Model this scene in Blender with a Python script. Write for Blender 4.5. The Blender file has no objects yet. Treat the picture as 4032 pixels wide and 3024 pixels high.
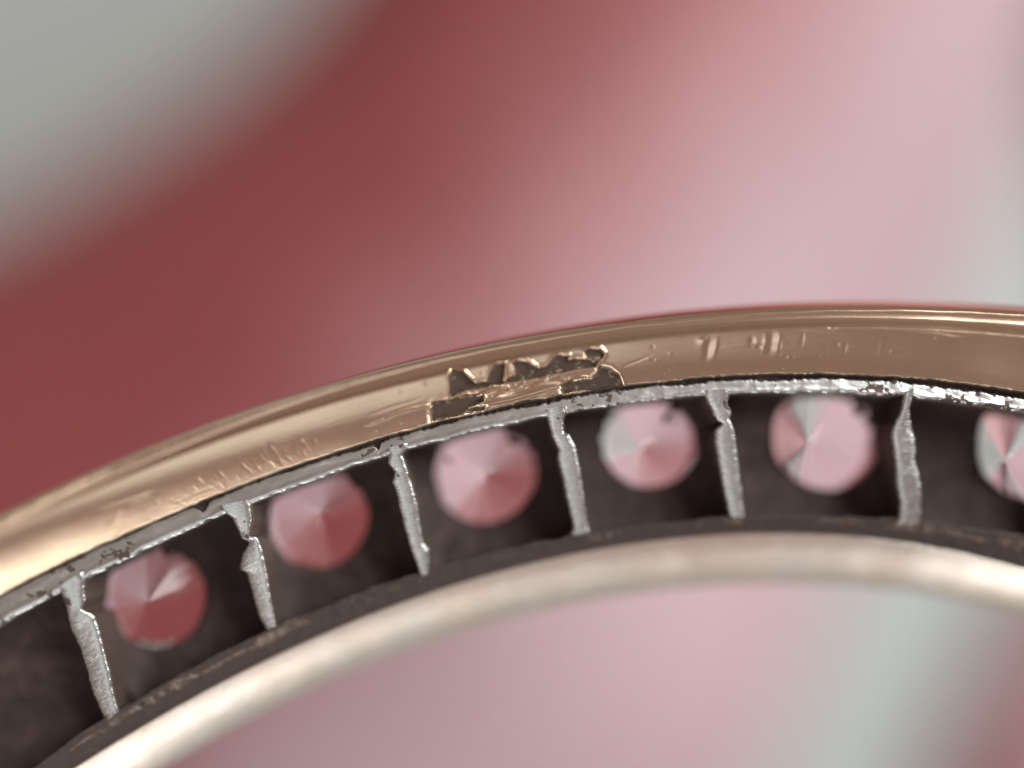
import bpy, bmesh, math, random
import numpy as np
from mathutils import Vector, noise as mnoise

# ------------------------------------------------------------------ camera, world, lights
SC = bpy.context.scene
SC.unit_settings.scale_length = 0.013          # one unit is the ring's inner radius, about 13 mm
cam_d = bpy.data.cameras.new("camera")
cam = bpy.data.objects.new("camera", cam_d)
SC.collection.objects.link(cam)
cam.location = (0, 0, 0)
cam.rotation_euler = (math.pi / 2, 0, 0)
cam_d.sensor_width = 36
cam_d.lens = 36 * 1200 / 1024
cam_d.clip_start = 0.01
cam_d.clip_end = 200
cam_d.dof.use_dof = True
cam_d.dof.focus_distance = 0.838
cam_d.dof.aperture_fstop = 0.25
SC.camera = cam

world = bpy.data.worlds.new("World")
SC.world = world
world.use_nodes = True
bg = world.node_tree.nodes["Background"]
bg.inputs[0].default_value = (1.0, 0.72, 0.67, 1)
bg.inputs[1].default_value = 0.31

def area(name, loc, target, size, power, col):
    d = bpy.data.lights.new(name, 'AREA')
    d.shape = 'RECTANGLE'; d.size, d.size_y = size
    d.energy = power; d.color = col
    o = bpy.data.objects.new(name, d); SC.collection.objects.link(o)
    o.location = loc
    o.rotation_euler = (Vector(target) - Vector(loc)).to_track_quat('-Z', 'Y').to_euler()
    return o
area("window_light", (9.0, -6.0, 5.5), (0.0, 5.0, 0.0), (8, 7), 2250, (0.98, 0.99, 0.98))
area("reflection_light", (-0.8, -5.0, -2.6), (-0.2, 0.8, 0), (3.8, 4.4), 43, (0.86, 0.95, 1.0))  # added lamp behind and below the camera, there to be reflected in the metal
area("low_light", (-0.45, 0.1, -5.2), (-0.2, 0.8, 0), (2.0, 4.0), 90, (1.0, 0.995, 0.98))  # added lamp under the ring, brightens the reflections on the inner rim

SC.view_settings.view_transform = 'Standard'
SC.view_settings.look = 'None'
SC.view_settings.exposure = 0.0
SC.view_settings.gamma = 1.0

rng = np.random.default_rng(7)
random.seed(7)

# ------------------------------------------------------------------ helpers
def link(o, parent=None):
    SC.collection.objects.link(o)
    if parent is not None:
        o.parent = parent
    return o

def mesh_obj(name, verts, faces, mat, parent=None, smooth=True, grime=None, uv=None):
    me = bpy.data.meshes.new(name)
    me.from_pydata([tuple(map(float, v)) for v in verts], [], faces)
    if smooth:
        me.shade_smooth()
    if grime is not None:
        at = me.attributes.new("grime", 'FLOAT', 'POINT')
        at.data.foreach_set("value", np.asarray(grime, np.float32))
    if uv is not None:
        at = me.attributes.new("along", 'FLOAT_VECTOR', 'POINT')
        at.data.foreach_set("vector", np.asarray(uv, np.float32).ravel())
    me.materials.append(mat)
    me.update()
    return link(bpy.data.objects.new(name, me), parent)

def grid_faces(nr, nc, wrap=False):
    f = []
    for i in range(nr - 1 if not wrap else nr):
        j = (i + 1) % nr
        for k in range(nc - 1):
            f.append((i * nc + k, j * nc + k, j * nc + k + 1, i * nc + k + 1))
    return f

def sstep(a, b, x):
    t = np.clip((x - a) / (b - a), 0, 1)
    return t * t * (3 - 2 * t)

def vnoise(x, seed=0, octaves=3, scale=1.0):
    """1-D value noise in -1..1"""
    x = np.asarray(x, float) * scale
    out = np.zeros_like(x); amp = 1.0; tot = 0
    for o in range(octaves):
        r = np.random.default_rng(seed * 31 + o).uniform(-1, 1, 4096)
        i = np.floor(x).astype(int); t = x - i; t = t * t * (3 - 2 * t)
        out += amp * (r[i % 4096] * (1 - t) + r[(i + 1) % 4096] * t)
        tot += amp; amp *= .55; x = x * 2.03 + 17.3
    return out / tot

def vn2(x, y, seed=0, octaves=3, sx=1.0, sy=1.0):
    """2-D value noise in -1..1 on arrays"""
    x = np.asarray(x, float) * sx; y = np.asarray(y, float) * sy
    out = np.zeros(np.broadcast(x, y).shape); amp = 1.0; tot = 0
    for o in range(octaves):
        g = np.random.default_rng(seed * 53 + o).uniform(-1, 1, (256, 256))
        i = np.floor(x).astype(int); j = np.floor(y).astype(int)
        u = x - i; v = y - j; u = u * u * (3 - 2 * u); v = v * v * (3 - 2 * v)
        a = g[i % 256, j % 256] * (1 - u) + g[(i + 1) % 256, j % 256] * u
        c = g[i % 256, (j + 1) % 256] * (1 - u) + g[(i + 1) % 256, (j + 1) % 256] * u
        out = out + amp * (a * (1 - v) + c * v)
        tot += amp; amp *= .55; x = x * 2.07 + 5.3; y = y * 2.07 + 9.1
    return out / tot

def nz3(p, s, seed=0.0):
    return mnoise.noise(Vector((p[0] * s + seed, p[1] * s - seed, p[2] * s + 2 * seed)))

# ------------------------------------------------------------------ the ring's own curves
# radius of each edge of the band as a function of the angle round the ring (0 = top, radians)
CUR= {"A": [-0.00542, 0.08026, 0.0499, 1.06678], "R": [0.11139, 0.13735, 0.03826, 1.05508], "G": [-0.02662, 0.06689, 0.02806, 1.04231], "B": [-0.15112, -0.04788, 0.00722, 1.01366], "S": [-0.16566, -0.05352, 0.00144, 1.00887], "C": [-0.1162, -0.0509, 0.00293, 1.00044], "D": [0.00457, 0.00497, 0.91449], "E": [-0.19098, -0.15343, -0.01418, 0.90074], "F": [-0.0727, -0.04612, 0.00153, 0.86399]}
H0 = {"A": -.012, "R": .012, "G": .020, "B": .006, "S": 0., "C": 0., "D": -.03, "E": -.04, "F": -.085}
LO, HI = -0.64, 0.24
MEAN = {"A": 1.066, "R": 1.056, "G": 1.044, "B": 1.015, "S": 1.009, "C": 1.0, "D": .914, "E": .898, "F": .862}

def rad(k, phi):
    phi = np.asarray(phi, float)
    c = np.clip(phi, LO, HI)
    r = np.polyval(CUR[k], c)
    d = np.maximum(0, np.abs(phi - c))
    w = sstep(0, 0.5, d)
    return r * (1 - w) + MEAN[k] * w

def warp(phi):
    p = np.clip(phi, -0.7, 0.3)
    return 0.12 * np.maximum(0, p - .10) ** 1.5

def hgt(k, phi):
    phi = np.asarray(phi, float)
    h = H0[k] + warp(phi)
    if k in "ARG":
        h = h + {'A': .16, 'R': .12, 'G': .05}[k] * np.maximum(0, -np.clip(phi, -0.7, 0.3) - .15) ** 1.5
    return h

def P(phi, r, h):
    return np.stack([r * np.sin(phi), r * np.cos(phi), h + 0 * r], -1)

def h_cd(phi, r):
    t = np.clip((rad("C", phi) - r) / (rad("C", phi) - rad("D", phi)), -.2, 1.2)
    return -.03 * t + warp(phi)

def phis(fine=0.0009, hall=True):
    a = [np.arange(-math.pi, -0.70, 0.02), np.arange(-0.70, -0.27, fine)]
    a.append(np.arange(-0.27, -0.09, 0.0005 if hall else fine))
    a += [np.arange(-0.09, 0.30, fine), np.arange(0.30, math.pi - 0.005, 0.02)]
    a = np.concatenate(a)
    return a[np.concatenate([[True], np.diff(a) > 2e-4])]

# ------------------------------------------------------------------ materials
class NT:
    def __init__(self, name):
        self.m = bpy.data.materials.new(name); self.m.use_nodes = True
        self.t = self.m.node_tree; self.n = self.t.nodes
        self.b = self.n["Principled BSDF"]
    def new(self, kind, **kw):
        n = self.n.new(kind)
        for k, v in kw.items():
            if k.startswith("i_"):
                n.inputs[k[2:].replace("_", " ")].default_value = v
            else:
                setattr(n, k, v)
        return n
    def l(self, a, b): self.t.links.new(a, b)
    def attr(self, name): return self.new("ShaderNodeAttribute", attribute_name=name)
    def coords(self, scale, src=None):
        mp = self.new("ShaderNodeMapping")
        mp.inputs["Scale"].default_value = scale
        if src is None:
            src = self.new("ShaderNodeTexCoord").outputs["Object"]
        self.l(src, mp.inputs["Vector"])
        return mp.outputs["Vector"]
    def noise(self, vec, scale, detail=4, rough=.6):
        n = self.new("ShaderNodeTexNoise"); n.inputs["Scale"].default_value = scale
        n.inputs["Detail"].default_value = detail; n.inputs["Roughness"].default_value = rough
        self.l(vec, n.inputs["Vector"]); return n.outputs["Fac"]
    def ramp(self, fac, stops):
        r = self.new("ShaderNodeValToRGB")
        el = r.color_ramp.elements
        while len(el) < len(stops): el.new(0.5)
        for e, (p, c) in zip(el, stops):
            e.position = p; e.color = c if len(c) == 4 else (*c, 1)
        self.l(fac, r.inputs[0]); return r.outputs[0]
    def math(self, op, a, b=None, clamp=False):
        n = self.new("ShaderNodeMath", operation=op, use_clamp=clamp)
        for i, x in enumerate((a, b)):
            if x is None: continue
            if isinstance(x, (int, float)): n.inputs[i].default_value = x
            else: self.l(x, n.inputs[i])
        return n.outputs[0]
    def mix(self, f, a, b):
        n = self.new("ShaderNodeMix", data_type='RGBA')
        for s, x in ((0, f), (6, a), (7, b)):
            if isinstance(x, (int, float)): n.inputs[s].default_value = x
            elif isinstance(x, tuple): n.inputs[s].default_value = (*x, 1) if len(x) == 3 else x
            else: self.l(x, n.inputs[s])
        return n.outputs[2]

def metal(name, base, rough, along_bump, fine_bump, grime_noise, grime_col=(.085, .060, .046), tint=None, hatch=0.0):
    t = NT(name)
    al = t.attr("along").outputs["Vector"]
    gr = t.attr("grime").outputs["Fac"]
    # scratches run along the band; grain is isotropic
    s1 = t.noise(t.coords((14, 700, 1), al), 1.0, 3, .7)
    s2 = t.noise(t.coords((60, 260, 1), al), 1.0, 4, .6)
    g1 = t.noise(t.coords((1, 1, 1)), 170.0, 5, .65)
    g2 = t.noise(t.coords((1, 1, 1)), 22.0, 3, .5)
    hgt_ = t.math('ADD', t.math('MULTIPLY', s1, along_bump), t.math('MULTIPLY', g1, fine_bump))
    hgt_ = t.math('ADD', hgt_, t.math('MULTIPLY', s2, along_bump * .6))
    if hatch:
        s3 = t.noise(t.coords((160, 1500, 1), al), 1.0, 2, .6)
        hgt_ = t.math('ADD', hgt_, t.math('MULTIPLY', s3, hatch))
    bp = t.new("ShaderNodeBump"); bp.inputs["Strength"].default_value = 1.0
    bp.inputs["Distance"].default_value = 0.001
    t.l(hgt_, bp.inputs["Height"]); t.l(bp.outputs[0], t.b.inputs["Normal"])
    # dirt: where the mesh says so, broken up, plus pits by noise
    pit = t.math('MULTIPLY', t.math('SUBTRACT', g1, 1 - grime_noise), 14.0, True)
    brk = t.math('ADD', gr, t.math('MULTIPLY', t.math('SUBTRACT', g1, .5), 0.9))
    gm = t.math('MULTIPLY', t.math('SUBTRACT', brk, .38), 5.0, True)
    gm = t.math('MULTIPLY', gm, t.math('GREATER_THAN', gr, 0.02))
    gm = t.math('MAXIMUM', gm, pit)
    c2 = tint or tuple(x * .68 for x in base)
    bc = t.mix(t.ramp(g2, [(.35, (0, 0, 0)), (.65, (1, 1, 1))]), base, c2)
    t.l(t.mix(gm, bc, grime_col), t.b.inputs["Base Color"])
    t.l(t.math('SUBTRACT', 1.0, t.math('MULTIPLY', gm, .85)), t.b.inputs["Metallic"])
    rr = t.math('ADD', rough, t.math('MULTIPLY', t.math('SUBTRACT', s2, .5), .08))
    t.l(t.math('ADD', rr, t.math('MULTIPLY', gm, .3)), t.b.inputs["Roughness"])
    return t.m

M_GOLD = metal("worn_gold", (.70, .55, .40), .19, .10, .008, .10, tint=(.70, .54, .39), grime_col=(.072, .048, .034))
M_GOLD2 = metal("pale_gold", (.88, .84, .77), .23, .18, .02, .16, tint=(.88, .80, .68))
M_SILVER = metal("worn_silver", (.72, .76, .73), .31, .12, .06, .27, tint=(.58, .62, .58))
M_BAR = metal("filed_silver", (.66, .69, .66), .27, .06, .04, .16, tint=(.54, .58, .55), hatch=.3)
M_RAIL = metal("dirty_silver", (.22, .18, .15), .36, .4, .4, .36, grime_col=(.055, .038, .032))

def grime_mat(name="dark_grime", k=1.0):
    t = NT(name)
    v = t.coords((1, 1, 1))
    n1 = t.noise(v, 70, 4, .55); n2 = t.noise(v, 9, 2, .5)
    c = t.mix(t.ramp(n1, [(.35, (0, 0, 0)), (.7, (1, 1, 1))]), tuple(k * x for x in (.028, .016, .014)), tuple(k * x for x in (.090, .058, .048)))
    c = t.mix(t.ramp(n2, [(.35, (0, 0, 0)), (.65, (.8, .8, .8))]), c, tuple(k * x for x in (.038, .023, .021)))
    t.l(c, t.b.inputs["Base Color"])
    t.b.inputs["Roughness"].default_value = .75
    t.b.inputs["Metallic"].default_value = .15
    bp = t.new("ShaderNodeBump"); bp.inputs["Distance"].default_value = .002
    t.l(n1, bp.inputs["Height"]); t.l(bp.outputs[0], t.b.inputs["Normal"])
    return t.m
M_GRIME = grime_mat()
M_DIRT = grime_mat("brown_dirt", 3.2)

def gem_mat():
    t = NT("clear_gem")
    t.b.inputs["Base Color"].default_value = (1.0, .95, .95, 1)
    t.b.inputs["Transmission Weight"].default_value = 1.0
    t.b.inputs["IOR"].default_value = 1.44
    t.b.inputs["Roughness"].default_value = 0.035
    return t.m
M_GEM = gem_mat()

def sp_(x): return (x + 1) / 2
def skin_mat():
    t = NT("skin")
    v = t.coords((1, 1, 1))
    n = t.noise(v, 1.6, 4, .55)
    # shading painted into the skin colour: dark red upper left, pale lit lower right
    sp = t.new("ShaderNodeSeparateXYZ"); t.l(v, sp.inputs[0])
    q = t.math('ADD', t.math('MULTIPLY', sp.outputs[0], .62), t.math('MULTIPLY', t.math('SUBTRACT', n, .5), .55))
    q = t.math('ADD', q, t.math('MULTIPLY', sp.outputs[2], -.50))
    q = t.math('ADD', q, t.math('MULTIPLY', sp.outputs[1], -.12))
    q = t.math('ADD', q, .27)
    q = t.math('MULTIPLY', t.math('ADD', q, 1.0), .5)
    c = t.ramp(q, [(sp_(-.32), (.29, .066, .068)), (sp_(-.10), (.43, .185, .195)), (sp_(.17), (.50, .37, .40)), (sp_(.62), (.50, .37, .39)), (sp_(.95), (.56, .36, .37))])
    t.l(c, t.b.inputs["Base Color"])
    t.b.inputs["Roughness"].default_value = .48
    t.b.inputs["Subsurface Weight"].default_value = .6
    t.b.inputs["Subsurface Radius"].default_value = (.22, .05, .04)
    t.b.inputs["Subsurface Scale"].default_value = 1.0
    bp = t.new("ShaderNodeBump"); bp.inputs["Distance"].default_value = .01
    t.l(t.noise(v, 60, 4, .6), bp.inputs["Height"]); t.l(bp.outputs[0], t.b.inputs["Normal"])
    return t.m
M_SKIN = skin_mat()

def wall_mat():
    t = NT("pale_wall_paint")
    n = t.noise(t.coords((1, 1, 1)), 1.2, 4, .6)
    t.l(t.mix(n, (.66, .80, .775), (.70, .83, .81)), t.b.inputs["Base Color"])
    t.b.inputs["Roughness"].default_value = .8
    return t.m
M_WALL = wall_mat()

# ------------------------------------------------------------------ the ring
ring = bpy.data.objects.new("ring", None)
link(ring)
ring.location = (0.2, 0.725, -0.999)
ring.rotation_euler = (math.pi / 2 - 0.118, 0, 0)
ring["label"] = "worn gold and silver ring channel-set with a row of small clear stones"
ring["category"] = "ring"

def pip_sd(px, py, poly):
    """signed distance (negative inside) of points to a polygon"""
    poly = np.asarray(poly); n = len(poly)
    d = np.full(px.shape, 1e9); ins = np.zeros(px.shape, bool)
    for i in range(n):
        x1, y1 = poly[i]; x2, y2 = poly[(i + 1) % n]
        ex, ey = x2 - x1, y2 - y1
        t = np.clip(((px - x1) * ex + (py - y1) * ey) / (ex * ex + ey * ey + 1e-12), 0, 1)
        d = np.minimum(d, np.hypot(px - x1 - t * ex, py - y1 - t * ey))
        c = ((y1 > py) != (y2 > py)) & (px < ex * (py - y1) / (ey if ey else 1e-12) + x1)
        ins ^= c
    return np.where(ins, -d, d)

DIV= [[[[-0.5356,1.0016],[-0.5382,0.992],[-0.5452,0.9779],[-0.5481,0.964],[-0.5528,0.9496],[-0.5587,0.9358],[-0.5622,0.9233],[-0.5648,0.91]],[[-0.5153,1.002],[-0.5208,0.9955],[-0.5238,0.989],[-0.5303,0.9844],[-0.5249,0.9771],[-0.5281,0.9663],[-0.5335,0.9524],[-0.539,0.9385],[-0.546,0.9238],[-0.551,0.912]]],
 [[[-0.4123,1.0012],[-0.4083,0.9936],[-0.4085,0.9866],[-0.4092,0.9784],[-0.4059,0.9744],[-0.4141,0.9688],[-0.4208,0.9598],[-0.4169,0.9554],[-0.4203,0.9409],[-0.4234,0.9247],[-0.4232,0.9131]],[[-0.3923,0.9972],[-0.3958,0.9871],[-0.4,0.9824],[-0.4027,0.9783],[-0.3977,0.9749],[-0.3986,0.9649],[-0.4033,0.9471],[-0.4094,0.9296],[-0.414,0.914]]],
 [[[-0.2902,0.9986],[-0.2932,0.9925],[-0.2903,0.9858],[-0.2946,0.9791],[-0.2936,0.9728],[-0.2953,0.9583],[-0.2962,0.9434],[-0.2964,0.9333],[-0.2957,0.9198],[-0.2956,0.9105]],[[-0.2762,0.9985],[-0.281,0.9959],[-0.2808,0.987],[-0.2805,0.9751],[-0.2813,0.9594],[-0.2841,0.9441],[-0.2855,0.9333],[-0.2834,0.9266],[-0.2879,0.9114]]],
 [[[-0.1771,0.9995],[-0.176,0.9917],[-0.1753,0.9839],[-0.1723,0.9748],[-0.1743,0.9693],[-0.1729,0.9564],[-0.1723,0.9417],[-0.1707,0.9266],[-0.1704,0.9186],[-0.1739,0.9142]],[[-0.1618,0.9999],[-0.1649,0.9956],[-0.1664,0.9863],[-0.1623,0.9837],[-0.1595,0.9756],[-0.1583,0.9638],[-0.1584,0.9493],[-0.1586,0.9346],[-0.1588,0.9198],[-0.1576,0.9132]]],
 [[[-0.0649,0.9995],[-0.0608,0.992],[-0.0577,0.9834],[-0.0522,0.9805],[-0.0578,0.976],[-0.058,0.9675],[-0.0559,0.9568],[-0.0539,0.9438],[-0.0505,0.9275],[-0.0471,0.9142]],[[-0.0466,0.9996],[-0.0488,0.9945],[-0.0456,0.988],[-0.0467,0.9828],[-0.0434,0.9753],[-0.0417,0.9646],[-0.04,0.9486],[-0.0375,0.9323],[-0.0356,0.9138]]],
 [[[0.0752,0.9992],[0.0748,0.9908],[0.0713,0.9811],[0.0701,0.9746],[0.0724,0.9663],[0.0766,0.9538],[0.0794,0.94],[0.0845,0.9274],[0.0859,0.9155],[0.0825,0.9109]],[[0.0821,1.0028],[0.0811,0.9923],[0.0846,0.981],[0.0889,0.9718],[0.0917,0.9625],[0.0916,0.9571],[0.096,0.9489],[0.0994,0.9406],[0.1015,0.931],[0.1037,0.9138]]]]
STONE= [[-0.4938, 0.9749, 0.0349, -0.4942, 0.9693], [-0.3588, 0.9776, 0.0352, -0.352, 0.9764], [-0.2278, 0.9725, 0.0352, -0.2273, 0.9684], [-0.0992, 0.9748, 0.032, -0.1099, 0.9684], [0.036, 0.9731, 0.0358, 0.0148, 0.9654], [0.1906, 0.9841, 0.0362, 0.1619, 0.9668]]
MARK= {"main":[[-0.2347,1.0419],[-0.2323,1.042],[-0.2279,1.0389],[-0.2253,1.0342],[-0.2214,1.0287],[-0.2125,1.0282],[-0.2096,1.0327],[-0.2048,1.0381],[-0.1996,1.0382],[-0.2029,1.0267],[-0.1935,1.0286],[-0.1919,1.0324],[-0.1931,1.0367],[-0.1894,1.038],[-0.1846,1.0361],[-0.1772,1.0302],[-0.1715,1.0306],[-0.1671,1.0349],[-0.1622,1.0368],[-0.1568,1.0355],[-0.1577,1.0325],[-0.1507,1.0323],[-0.1375,1.0294],[-0.1401,1.0272],[-0.1514,1.027],[-0.1694,1.026],[-0.2035,1.0259],[-0.2213,1.0268],[-0.2289,1.0271],[-0.2349,1.0257],[-0.239,1.0239]],"oval":[[-0.1442,1.0364],[-0.1408,1.0377],[-0.1353,1.0366],[-0.1333,1.0336],[-0.1354,1.0311],[-0.1396,1.0312],[-0.1436,1.0336]],"corner":[[-0.2515,1.0227],[-0.237,1.0229],[-0.2181,1.0201],[-0.2184,1.0174],[-0.2268,1.0159],[-0.232,1.0144],[-0.2187,1.0132],[-0.2191,1.0116],[-0.2548,1.0126]],"right":[[-0.1632,1.0169],[-0.1563,1.0186],[-0.1421,1.0179],[-0.137,1.0204],[-0.1354,1.0255],[-0.1301,1.0236],[-0.1249,1.0189],[-0.1224,1.0117],[-0.162,1.0122]]}
TILT = [.004, .004, 0, 0, 0, -.002]
GROOVES = [(-.236, 1.0225, -.200, 1.0225, .0010, -.003), (-.225, 1.0190, -.195, 1.0195, .0008, .002), (-.21, 1.0180, -.16, 1.0215, .0009, .0018),
           (-.252, 1.0112, -.15, 1.0150, .0010, .002), (-.30, 1.0215, -.236, 1.0235, .0006, -.0016), (-.19, 1.0205, -.165, 1.0235, .0007, .0016),
           (-.16, 1.0190, -.135, 1.0215, .0007, -.0018)]
_r = np.random.default_rng(3)
DENTS = [(-.0626, 1.030, .0020, .0055, -.0007, .15), (-.0655, 1.036, .0030, .0022, .0007, 0), (-.0575, 1.031, .0010, .005, .0005, .2),
         (-.0200, 1.033, .0024, .0055, -.0007, .1), (-.0245, 1.033, .0010, .005, .0004, .1), (-.0150, 1.033, .0010, .005, .0004, .1), (-.0330, 1.034, .0014, .0024, -.0006, .1)]
DENTS += [(f, 1.0265 + float(_r.normal(0, .001)), .0007, float(_r.uniform(.002, .0045)), d, -.25) for f, d in ((-.366, .0002), (-.362, -.0003), (-.351, .0002), (-.342, -.0003))]
DENTS += [(float(_r.uniform(-.45, -.33)), float(_r.uniform(1.016, 1.027)), .0006, float(_r.uniform(.001, .003)), float(_r.normal(0, 1)) * .0001, float(_r.uniform(-.8, .2))) for i in range(60)]
DENTS += [(float(_r.uniform(-.05, .06)), float(_r.uniform(1.030, 1.042)), .0006, float(_r.uniform(.002, .005)), float(_r.normal(0, 1)) * .00015, .1) for i in range(9)]
DENTS += [(float(_r.uniform(-.3, .1)), float(_r.uniform(1.014, 1.043)), .0008, .0008, float(_r.normal(0, 1)) * .00025, 0) for i in range(50)]
NOTCH = [(-.424, .004, .006, .001), (-.2965, .002, .004, 0), (.0785, .006, .001, .002)]
FLECK = [(3, .0114, .0150, .0050), (3, .0170, .0120, .0030), (3, .0190, .0200, .0050), (4, .0200, .0190, .0050), (4, .0270, .0130, .0040), (4, -.022, .010, .0014),
         (2, .0250, .0160, .0050), (2, -.0240, .0140, .0035), (1, -.006, .012, .0010), (4, -.026, -.006, .0012), (3, -.024, .002, .0012), (1, .010, .028, .0040)]
# fine hairlines
for _i in range(18):
    _f, _q = float(_r.uniform(-.56, .12)), float(_r.uniform(1.014, 1.046))
    _l = float(_r.uniform(.01, .05))
    GROOVES.append((_f, _q, _f + _l, _q + float(_r.normal(0, .004)), .0005, float(_r.choice([-1, 1])) * .00028))
FLECK = [(a, b, c, d * .75) for a, b, c, d in FLECK]


def profile(ph, keys):
    """keys: list of ((curve or (curve, dr)), dh, n, bulge) ; returns r, h arrays (len(ph), m)"""
    R, H = [], []
    pts = []
    for k, dr, dh, n, bl in keys:
        pts.append((rad(k, ph) + dr, hgt(k, ph) + dh, n, bl))
    for i in range(len(pts) - 1):
        r0, h0, n, bl = pts[i]; r1, h1 = pts[i + 1][:2]
        dx, dy = r1 - r0, h1 - h0
        for s in range(n):
            t = s / n; b = bl * 4 * t * (1 - t)
            R.append(r0 + dx * t + b * (dy if False else 0)); H.append(h0 + dy * t + b)
    R.append(pts[-1][0]); H.append(pts[-1][1])
    return np.stack(R, 1), np.stack(H, 1)

def band(name, mat, ph, R, H, G, parent=ring):
    m = R.shape[1]
    V = P(ph[:, None] + 0 * R, R, H).reshape(-1, 3)
    across = np.cumsum(np.hypot(np.diff(R.mean(0), prepend=R.mean(0)[0]), np.diff(H.mean(0), prepend=H.mean(0)[0])))
    UV = np.stack([np.repeat(ph, m), np.tile(across, len(ph)), 0 * np.repeat(ph, m)], -1)
    return mesh_obj(name, V, grid_faces(len(ph), m, wrap=True), mat, parent, True, G.ravel(), UV)

# --- outer gold rim, with the stamped marks worked into its face
ph = phis()
keys = [("C", .012, -.13, 2, 0), ("A", -.012, -.135, 2, .002), ("A", .002, -.10, 4, 0), ("A", .003, -.035, 6, .0),
        ("A", 0, 0, 8, .005), ("R", 0, 0, 10, -.0035), ("G", 0, 0, 64, .0022), ("B", 0, 0, 6, 0), ("B", -.0035, -.016, 1, 0)]
R, H = profile(ph, keys)
G = np.zeros_like(R)
PH = ph[:, None] + 0 * R
i0 = 2 + 2 + 4 + 6 + 8; i1 = i0 + 10; i2 = i1 + 64
vis = (ph > -.72) & (ph < .32)
# wobble of the hand-worked metal
wob = .0004 * vnoise(ph, 3, 2, 16)[:, None] * (np.arange(R.shape[1])[None] >= i0 - 2)
H += np.where(vis[:, None], wob, 0)
R[:, i0 - 1:i0 + 2] += np.where(vis, .0006 * vnoise(ph, 5, 3, 45), 0)[:, None]
R[:, i2:] += np.where(vis, .0007 * vnoise(ph, 9, 3, 60), 0)[:, None]
dh = np.zeros_like(H)
sel = (ph > -.28) & (ph < -.09)
pp, rr = PH[sel], R[sel]
for nm, poly in MARK.items():
    sd = pip_sd(pp, rr, poly)
    sd = sd - .0007 + .0006 * vnoise(pp * 300 + rr * 160, 15, 3)
    d = (-.0030 + .0003 * vn2(pp, rr, 18, 3, 90, 140)) * sstep(.0005, -.0009, sd) + .0006 * np.exp(-((sd - .0012) / .0010) ** 2)
    dh[sel] += d
    G[sel] = np.maximum(G[sel], (.66 + .12 * vn2(pp, rr, 19, 3, 160, 260)) * sstep(.0002, -.0006, sd))
# long flakes and grooves under the stamp
for (f0, r0, f1, r1, w, dp) in GROOVES:
    t = np.clip((PH - f0) / (f1 - f0), 0, 1)
    ok = (PH > f0 - .001) & (PH < f1 + .001)
    c = r0 + (r1 - r0) * t + .0008 * min(1, abs(dp) / .0012) * np.sin(t * 9 + f0 * 50)
    dd = (R - c) / w
    dh += np.where(ok, dp * np.exp(-dd * dd) * np.sin(np.pi * np.clip(t, 0.02, .98)) ** .5, 0)
# dents and chatter marks
for (f, r, lf, lr, dp, sl) in DENTS:
    a = (PH - f - sl * (R - r)) / lf; b = (R - r) / lr
    dh += dp * np.exp(-a * a - b * b) * (1 - .9 * np.exp(-((a - .9) / .5) ** 2) * 0)
dh[:, :i0] *= 0.0
dh[:, i2 + 2:] = 0
H += dh
# dirt down in the groove and in the valley behind the bead
G[:, i2 + 2:] = 1.0
G[:, i2:i2 + 2] = np.maximum(G[:, i2:i2 + 2], .30)
rim = band("gold_rim", M_GOLD, ph, R, H, G)
rim["label"] = "outer gold rim with a worn stamped mark"

# --- groove floor, dark, between gold rim and silver rail
ph2 = phis(.0016, False)
r0 = rad("B", ph2) + .002; r1 = rad("S", ph2) - .004
R = np.stack([r0 + (r1 - r0) * t for t in np.linspace(0, 1, 7)], 1)
H = (hgt("S", ph2) - .003)[:, None] + .003 * vnoise(np.arange(R.size), 11, 1, .37).reshape(R.shape) * .4
band("groove_floor", M_GRIME, ph2, R, H, np.ones_like(R))

# --- silver rail beside the gold, ragged on both edges
ph3 = phis(.0009, False)
vis3 = (ph3 > -.72) & (ph3 < .32)
top = rad("S", ph3); bot = rad("C", ph3)
top = top + .0012 + np.where(vis3, .0020 * vnoise(ph3, 21, 4, 70) + .0010 * vnoise(ph3, 22, 2, 600), 0)
bot = bot + np.where(vis3, .0012 * vnoise(ph3, 23, 4, 60) + .0007 * vnoise(ph3, 24, 2, 300) * .5, 0)
for f, w, dt, db in NOTCH:
    g = np.exp(-((ph3 - f) / w) ** 2)
    top -= dt * g; bot += db * g
top = np.maximum(top, bot + .0015)
ts = np.linspace(0, 1, 12)
PH3 = ph3[:, None]
R = np.stack([top + .0015] + [top + (bot - top) * t for t in ts] + [bot - .0008, bot + .001, bot + .001], 1)
hh = hgt("S", ph3)
nzr = vn2(PH3, R[:, 1:13], 40, 2, 110, 220)
bead = np.array([-.0010, -.0003, 0, 0, 0, 0, 0, 0, .0003, .0006, .0004, -.0004])[None] * (1 + .8 * vnoise(ph3, 31, 3, 40)[:, None])
Hm = hh[:, None] + bead + np.where(vis3[:, None], .0003 * nzr, 0)
H = np.concatenate([(hh - .013)[:, None], Hm, (hh - .004)[:, None], (hh - .03)[:, None], (hh - .062)[:, None]], 1)
G = np.zeros_like(R); G[:, 0] = 1; G[:, 1] = .2; G[:, -2:] = 1; G[:, -3] = .5
pit = sstep(.12, .34, vn2(PH3, R[:, 1:13], 60, 3, 190, 300))
dens = sstep(-.30, .4, vnoise(ph3, 77, 2, 14))[:, None]
G[:, 1:13] = np.maximum(G[:, 1:13], pit * dens * .95 * np.where(vis3, 1, 0)[:, None])
band("silver_rail", M_SILVER, ph3, R, H, G)

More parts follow.
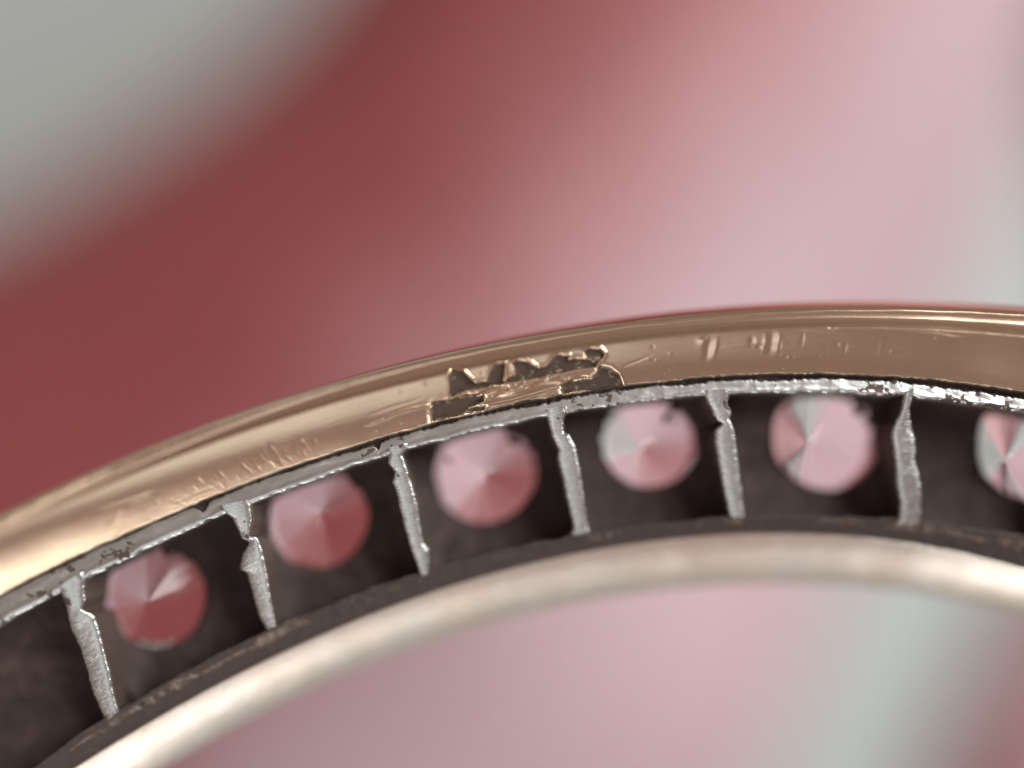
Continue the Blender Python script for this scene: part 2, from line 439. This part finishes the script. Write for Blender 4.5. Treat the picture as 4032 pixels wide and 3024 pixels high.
# --- inner silver rail, dark and rough
top = rad("D", ph3) + np.where(vis3, .0014 * vnoise(ph3, 81, 4, 60), 0)
bot = rad("E", ph3) - .003
R = np.stack([top - .001, top - .001] + [top + (bot - top) * t for t in ts], 1)
hd = hgt("D", ph3); he = hgt("E", ph3) - .004
nzr = vn2(PH3, R[:, 2:14], 90, 4, 110, 240)
H = np.concatenate([(hd - .04)[:, None], (hd - .008)[:, None],
                    hd[:, None] + (he - hd)[:, None] * ts[None] + np.where(vis3[:, None], .0018 * nzr, 0)], 1)
G = np.zeros_like(R); G[:, :2] = 1
G[:, 2:] = .62 + .45 * sstep(-.35, .15, -vn2(PH3, R[:, 2:14], 130, 4, 40, 260)) - .35 * np.exp(-((ts[None] - .25) / .12) ** 2)
G[:, -2:] = .9
rl = band("silver_rail", M_RAIL, ph3, R, H, G)
rl["label"] = "inner silver rail, blackened with dirt"

# --- inner gold rim: a rounded bead
ph4 = phis(.0016, False)
vis4 = (ph4 > -.72) & (ph4 < .32)
keys = [("D", .004, -.125, 2, 0), ("E", .002, -.012, 3, 0), ("E", .0005, .0, 26, .0045), ("F", 0, 0, 6, .001), ("F", .003, -.02, 3, 0), ("F", .02, -.05, 3, 0), ("D", .003, -.1255, 1, 0)]
R, H = profile(ph4, keys)
H += np.where(vis4, .0002 * vnoise(ph4, 141, 2, 25), 0)[:, None] * np.sin(np.linspace(0, np.pi, R.shape[1]))[None]
G = np.zeros_like(R); G[:, :4] = .8
rm = band("gold_rim", M_GOLD2, ph4, R, H, G)
rm["label"] = "inner pale gold rim, rounded and polished"

# --- plain back plate where the band runs on beyond the stones
ph5 = np.linspace(.40, 2 * math.pi - .86, 160)
R = np.stack([rad("C", ph5) + .004, rad("D", ph5) - .004], 1)
H = np.stack([hgt("C", ph5) - .012, hgt("D", ph5) - .012], 1)
V = P(ph5[:, None] + 0 * R, R, H).reshape(-1, 3)
mesh_obj("back_plate", V, grid_faces(len(ph5), 2), M_SILVER, ring, True, np.zeros(len(V)), np.zeros((len(V), 3)))

# --- dividers
def resample(e, n, ext):
    e = np.asarray(e, float)
    s = np.concatenate([[0], np.cumsum(np.hypot(np.diff(e[:, 0]), np.diff(e[:, 1])))])
    t = np.linspace(0, s[-1], n)
    return np.stack([np.interp(t, s, e[:, 0]), np.interp(t, s, e[:, 1])], 1)

def divider(L, Rt, seed, tilt=0.0):
    n, m = 90, 9
    a = resample(L, n, 0); b = resample(Rt, n, 0)
    a[:, 0] += .0005 * vnoise(np.arange(n), seed, 3, .5); b[:, 0] += .0005 * vnoise(np.arange(n), seed + 1, 3, .5)
    V, G, UV = [], [], []
    ts = np.linspace(0, 1, m)
    for i in range(n):
        pa, pb = a[i], b[i]
        row = [pa + (pb - pa) * t for t in ts]
        hs = []
        end = sstep(n - 1, n - 10, i)
        for k, q in enumerate(row):
            e = abs(ts[k] - .5) * 2
            h = h_cd(q[0], q[1]) + .0008 - .0016 * e ** 4 + tilt * (ts[k] - .5) * sstep(.15, .3, i / n)
            h += .0002 * nz3((q[0] * 220, q[1] * 520, 0), 1, seed)
            hs.append(float(h))
        full = [row[0], row[0]] + row + [row[-1], row[-1]]
        hf = [hs[0] - .065, hs[0] - .004] + hs + [hs[-1] - .004, hs[-1] - .065]
        for k, (q, h) in enumerate(zip(full, hf)):
            V.append(P(np.float64(q[0]), np.float64(q[1]), np.float64(h)))
            gg = 1.0 if k in (0, 1, len(full) - 2, len(full) - 1) else 0.0
            gg = max(gg, .9 * float(sstep(.28, .6, nz3((q[0] * 130, q[1] * 130, 0), 1, seed + 3))) * (1.0 if i < 30 else .5))
            G.append(gg); UV.append((q[0], q[1], 0))
    return mesh_obj("divider", np.array(V), grid_faces(n, m + 4), M_BAR, ring, True, G, UV)

for i, (L, Rt) in enumerate(DIV):
    L = [[L[0][0], L[0][1] + .004]] + L; Rt = [[Rt[0][0], Rt[0][1] + .004]] + Rt
    divider(L, Rt, 200 + 10 * i, TILT[i])
for i, f in enumerate((-.85, -.715, .218, .345)):
    divider([[f - .009, 1.003], [f - .007, .97], [f - .007, .912]], [[f + .009, 1.003], [f + .007, .97], [f + .006, .912]], 300 + 10 * i)

# --- seats (dark plates with a ragged hole) and the stones in them
def seat(f0, f1, cf, cr, hr, seed, hh=-.052):
    n = 96
    ang = np.linspace(0, 2 * np.pi, n, endpoint=False)
    up = .25 + .75 * sstep(-.4, .5, np.sin(ang))
    rag = hr * (1.0 + .035 * np.sin(ang * 2 + seed) + up * (.06 * vnoise(np.arange(n), seed, 3, .22) + .07 * vnoise(np.arange(n), seed + 1, 2, .9)))
    ur = np.exp(-((np.mod(ang - .9 + np.pi, 2 * np.pi) - np.pi) / .8) ** 2)     # more dirt to one side
    rag *= 1 - ur * (.10 + .34 * np.abs(vnoise(np.arange(n), seed + 2, 3, .35)))
    V, G = [], []
    x0, x1 = (f0 - cf) * cr, (f1 - cf) * cr
    rc = float(rad("C", cf)) + .004 - cr; rd = float(rad("D", cf)) - .004 - cr
    rows = []
    for s, (t, dz) in enumerate(((0, -.012), (0, -.0015), (.12, .0), (.5, .002), (.85, .006), (1, .010))):
        row = []
        for a, rg in zip(ang, rag):
            ca, sa = math.cos(a), math.sin(a)
            k = min([v / c for v, c in ((x1, ca), (x0, ca), (rc, sa), (rd, sa)) if abs(c) > 1e-6 and v / c > 0])
            d = rg + (k - rg) * t
            x, y = d * ca, d * sa
            p = (cf + x / cr, cr + y, hh + dz + warp(cf))
            p = (p[0], p[1], p[2] + .22 * y + .0022 * nz3((x, y, seed), 90) * (1 if s > 1 else .4))
            row.append(P(np.float64(p[0]), np.float64(p[1]), np.float64(p[2])))
        rows.append(row)
    V = [v for row in rows for v in row]
    m = len(rows); F = []
    for s in range(m - 1):
        for i in range(n):
            j = (i + 1) % n
            F.append((s * n + i, s * n + j, (s + 1) * n + j, (s + 1) * n + i))
    return mesh_obj("stone_seat", np.array(V), F, M_GRIME, ring, True)

def stone(cf, cr, hr, uf, ur, seed, hh=-.052):
    r_ = random.Random(seed)
    n = (10, 11, 9, 10)[seed % 4]
    off = r_.uniform(0, .8)
    c = P(np.float64(cf), np.float64(cr), np.float64(0)); u = P(np.float64(uf), np.float64(ur), np.float64(0))
    w = float(warp(cf))
    g = hr * 1.42
    V = [(u[0], u[1], hh + hr * .60 + w)]
    def ringv(rad_, h, k, ph0, jit):
        out = []
        for i in range(k):
            a = ph0 + 2 * math.pi * (i + jit * r_.uniform(-.3, .3)) / k
            out.append((c[0] + rad_ * math.cos(a), c[1] + rad_ * math.sin(a), h))
        return out
    mid = ringv(g * .52, hh - hr * .80 * .02 + w, n, off, .5)
    # pavilion: kite-like mains from the culet, then halves to the girdle
    V = [V[0]]
    st = len(V); hq = hh + w
    k = n
    main = []
    for i in range(k):
        a = off + 2 * math.pi * (i + r_.uniform(-.24, .24)) / k
        main.append(a)
    gird = []
    for i in range(k):
        a0 = main[i]; a1 = main[(i + 1) % k] + (2 * math.pi if i == k - 1 else 0)
        gird += [a0, .5 * (a0 + a1)]
    zg = hh - hr * .42 + w
    for a in gird: V.append((c[0] + g * math.cos(a), c[1] + g * math.sin(a), zg + r_.uniform(-.0012, .0012)))
    m = len(gird)
    for a in gird: V.append((c[0] + g * math.cos(a), c[1] + g * math.sin(a), zg - .003))
    for a in gird[::2]: V.append((c[0] + g * .58 * math.cos(a + .2), c[1] + g * .58 * math.sin(a + .2), zg - .003 - g * .32))
    F = []
    for i in range(k):                     # one main facet per sector, flat
        a, b, d = 1 + 2 * i, 1 + 2 * i + 1, 1 + (2 * i + 2) % m
        F += [(0, a, b), (0, b, d)] if i % 3 == 0 else [(0, a, b, d)]
    for i in range(m):
        F.append((1 + i, 1 + m + i, 1 + m + (i + 1) % m, 1 + (i + 1) % m))
    tb = 1 + 2 * m
    for i in range(k):
        a, b, d = 1 + m + 2 * i, 1 + m + 2 * i + 1, 1 + m + (2 * i + 2) % m
        F += [(a, tb + i, b), (b, tb + i, tb + (i + 1) % k), (b, tb + (i + 1) % k, d)]
    F.append(tuple(tb + i for i in reversed(range(k))))
    V = [(x, y, z + .22 * ((x - c[0]) * math.sin(cf) + (y - c[1]) * math.cos(cf))) for x, y, z in V]
    o = mesh_obj("gemstone", np.array(V), F, M_GEM, ring, False)
    bm = bmesh.new(); bm.from_mesh(o.data); bmesh.ops.recalc_face_normals(bm, faces=bm.faces); bm.to_mesh(o.data); bm.free()
    return o

EDGE = [-.85, -.715, -.545, -.412, -.289, -.169, -.051, .087, .218, .345]
SPOT = [(-.785, .972, .034, -.785, .969), (-.680, .968, .016, -.680, .966)] + STONE + [(.285, .974, .035, .285, .968)]
for i, (cf, cr, hr, uf, ur) in enumerate(SPOT):
    hr *= 1.10
    seat(EDGE[i], EDGE[i + 1], cf, cr, hr, 400 + 7 * i)
    stone(cf, cr, hr, uf, ur, 500 + i)

# --- flecks of dirt stuck on the stones and along the rail
def fleck(f, r, dx, dy, size, h, seed):
    rr_ = random.Random(seed); k = 14; V = []
    c = (f + dx / r, r + dy)
    for s, (q, dz) in enumerate(((1.0, 0), (.75, .0016), (.35, .0024))):
        for i in range(k):
            a = 2 * math.pi * i / k
            w = size * q * (1 + .55 * math.sin(a * 2 + seed) * .5 + rr_.uniform(-.28, .28))
            V.append(P(np.float64(c[0] + w * math.cos(a) / r), np.float64(c[1] + .75 * w * math.sin(a)), np.float64(h + dz)))
    V.append(P(np.float64(c[0]), np.float64(c[1]), np.float64(h + .0025)))
    F = [(s * k + i, s * k + (i + 1) % k, (s + 1) * k + (i + 1) % k, (s + 1) * k + i) for s in range(2) for i in range(k)]
    F += [(2 * k + i, 2 * k + (i + 1) % k, 3 * k) for i in range(k)]
    mesh_obj("dirt_fleck", np.array(V), F, M_DIRT, ring)
for (si, dx, dy, sz) in FLECK:
    cf, cr, hr, uf, ur = STONE[si]
    rho = math.hypot(dx, dy)
    fleck(cf, cr, dx, dy, sz, -.052 + warp(cf) + hr * .60 - rho * .70 + .22 * dy + .0012, int(1000 * dx) + si * 17)

# ------------------------------------------------------------------ the hand behind the ring
def hand():
    # balls strung along each bone, fused into one skin; the wrist is beyond the upper right of the view
    balls = []
    def chain(pts):
        for (p, r), (q, s) in zip(pts, pts[1:]):
            d = (Vector(q) - Vector(p)).length
            n = max(2, int(d / (.25 * min(r, s))))
            for i in range(n):
                t = i / n
                balls.append((Vector(p).lerp(Vector(q), t), r + (s - r) * t))
        balls.append((Vector(pts[-1][0]), pts[-1][1]))
    p1, p2, p3, p4, p5 = ((.72, 3.15, 1.8), .90), ((.43, 3.05, .78), .89), ((.0, 3.05, .08), .97), ((-.60, 3.0, -.20), .86), ((-1.12, 3.0, -.45), .84)
    chain([((4.6, 4.2, 5.6), .95), ((2.3, 3.6, 3.4), .80), p1, p2, p3, p4, p5])
    # index: down across the ring's opening
    chain([p3, ((.18, 2.68, -.20), .62), ((.05, 2.48, -.48), .58), ((-.38, 2.46, -.80), .58), ((-.75, 2.5, -1.2), .46), ((-.95, 2.55, -1.65), .30)])
    # middle, ring and little finger, beyond the lower left
    chain([p4, ((-.85, 3.0, -1.15), .52), ((-1.0, 2.8, -1.9), .44), ((-1.05, 2.5, -2.5), .40), ((-1.05, 2.3, -2.85), .30)])
    chain([p5, ((-1.65, 3.1, -1.2), .50), ((-1.95, 2.9, -1.9), .42), ((-2.05, 2.6, -2.4), .38), ((-2.05, 2.45, -2.7), .28)])
    chain([p5, ((-1.9, 3.15, -.75), .48), ((-2.5, 3.1, -1.1), .38), ((-2.85, 2.9, -1.5), .33), ((-3.0, 2.75, -1.8), .25)])
    # thumb: down the right side to the ring
    chain([((1.9, 3.6, 2.6), .75), ((2.45, 4.1, 1.2), .56), ((2.35, 3.8, .25), .46), ((1.82, 3.15, -.52), .46), ((1.23, 2.5, -1.06), .45), ((1.30, 1.7, -1.45), .38), ((1.47, .95, -1.42), .28)])
    bm = bmesh.new()
    for c, r in balls:
        g = bmesh.ops.create_icosphere(bm, subdivisions=2, radius=r)
        bmesh.ops.translate(bm, verts=g["verts"], vec=c)
    me = bpy.data.meshes.new("person"); bm.to_mesh(me); bm.free()
    o = link(bpy.data.objects.new("person", me))
    rm_ = o.modifiers.new("fuse", 'REMESH'); rm_.mode = 'VOXEL'; rm_.voxel_size = .06
    sm = o.modifiers.new("soften", 'SMOOTH'); sm.factor = .5; sm.iterations = 22
    dg = bpy.context.evaluated_depsgraph_get()
    em = bpy.data.meshes.new_from_object(o.evaluated_get(dg))
    o.modifiers.clear(); o.data = em; em.name = "person"
    em.shade_smooth()
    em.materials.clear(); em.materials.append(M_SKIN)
    o["label"] = "person's bare hand with rosy skin, far out of focus behind the ring"
    o["category"] = "person"
    return o
hand()

# ------------------------------------------------------------------ pale wall behind
V = [(-60, 12, -40), (60, 12, -40), (60, 12, 40), (-60, 12, 40)]
w = mesh_obj("backdrop", V, [(0, 1, 2, 3)], M_WALL)
w["kind"] = "structure"
w["label"] = "plain pale grey-green wall far out of focus"
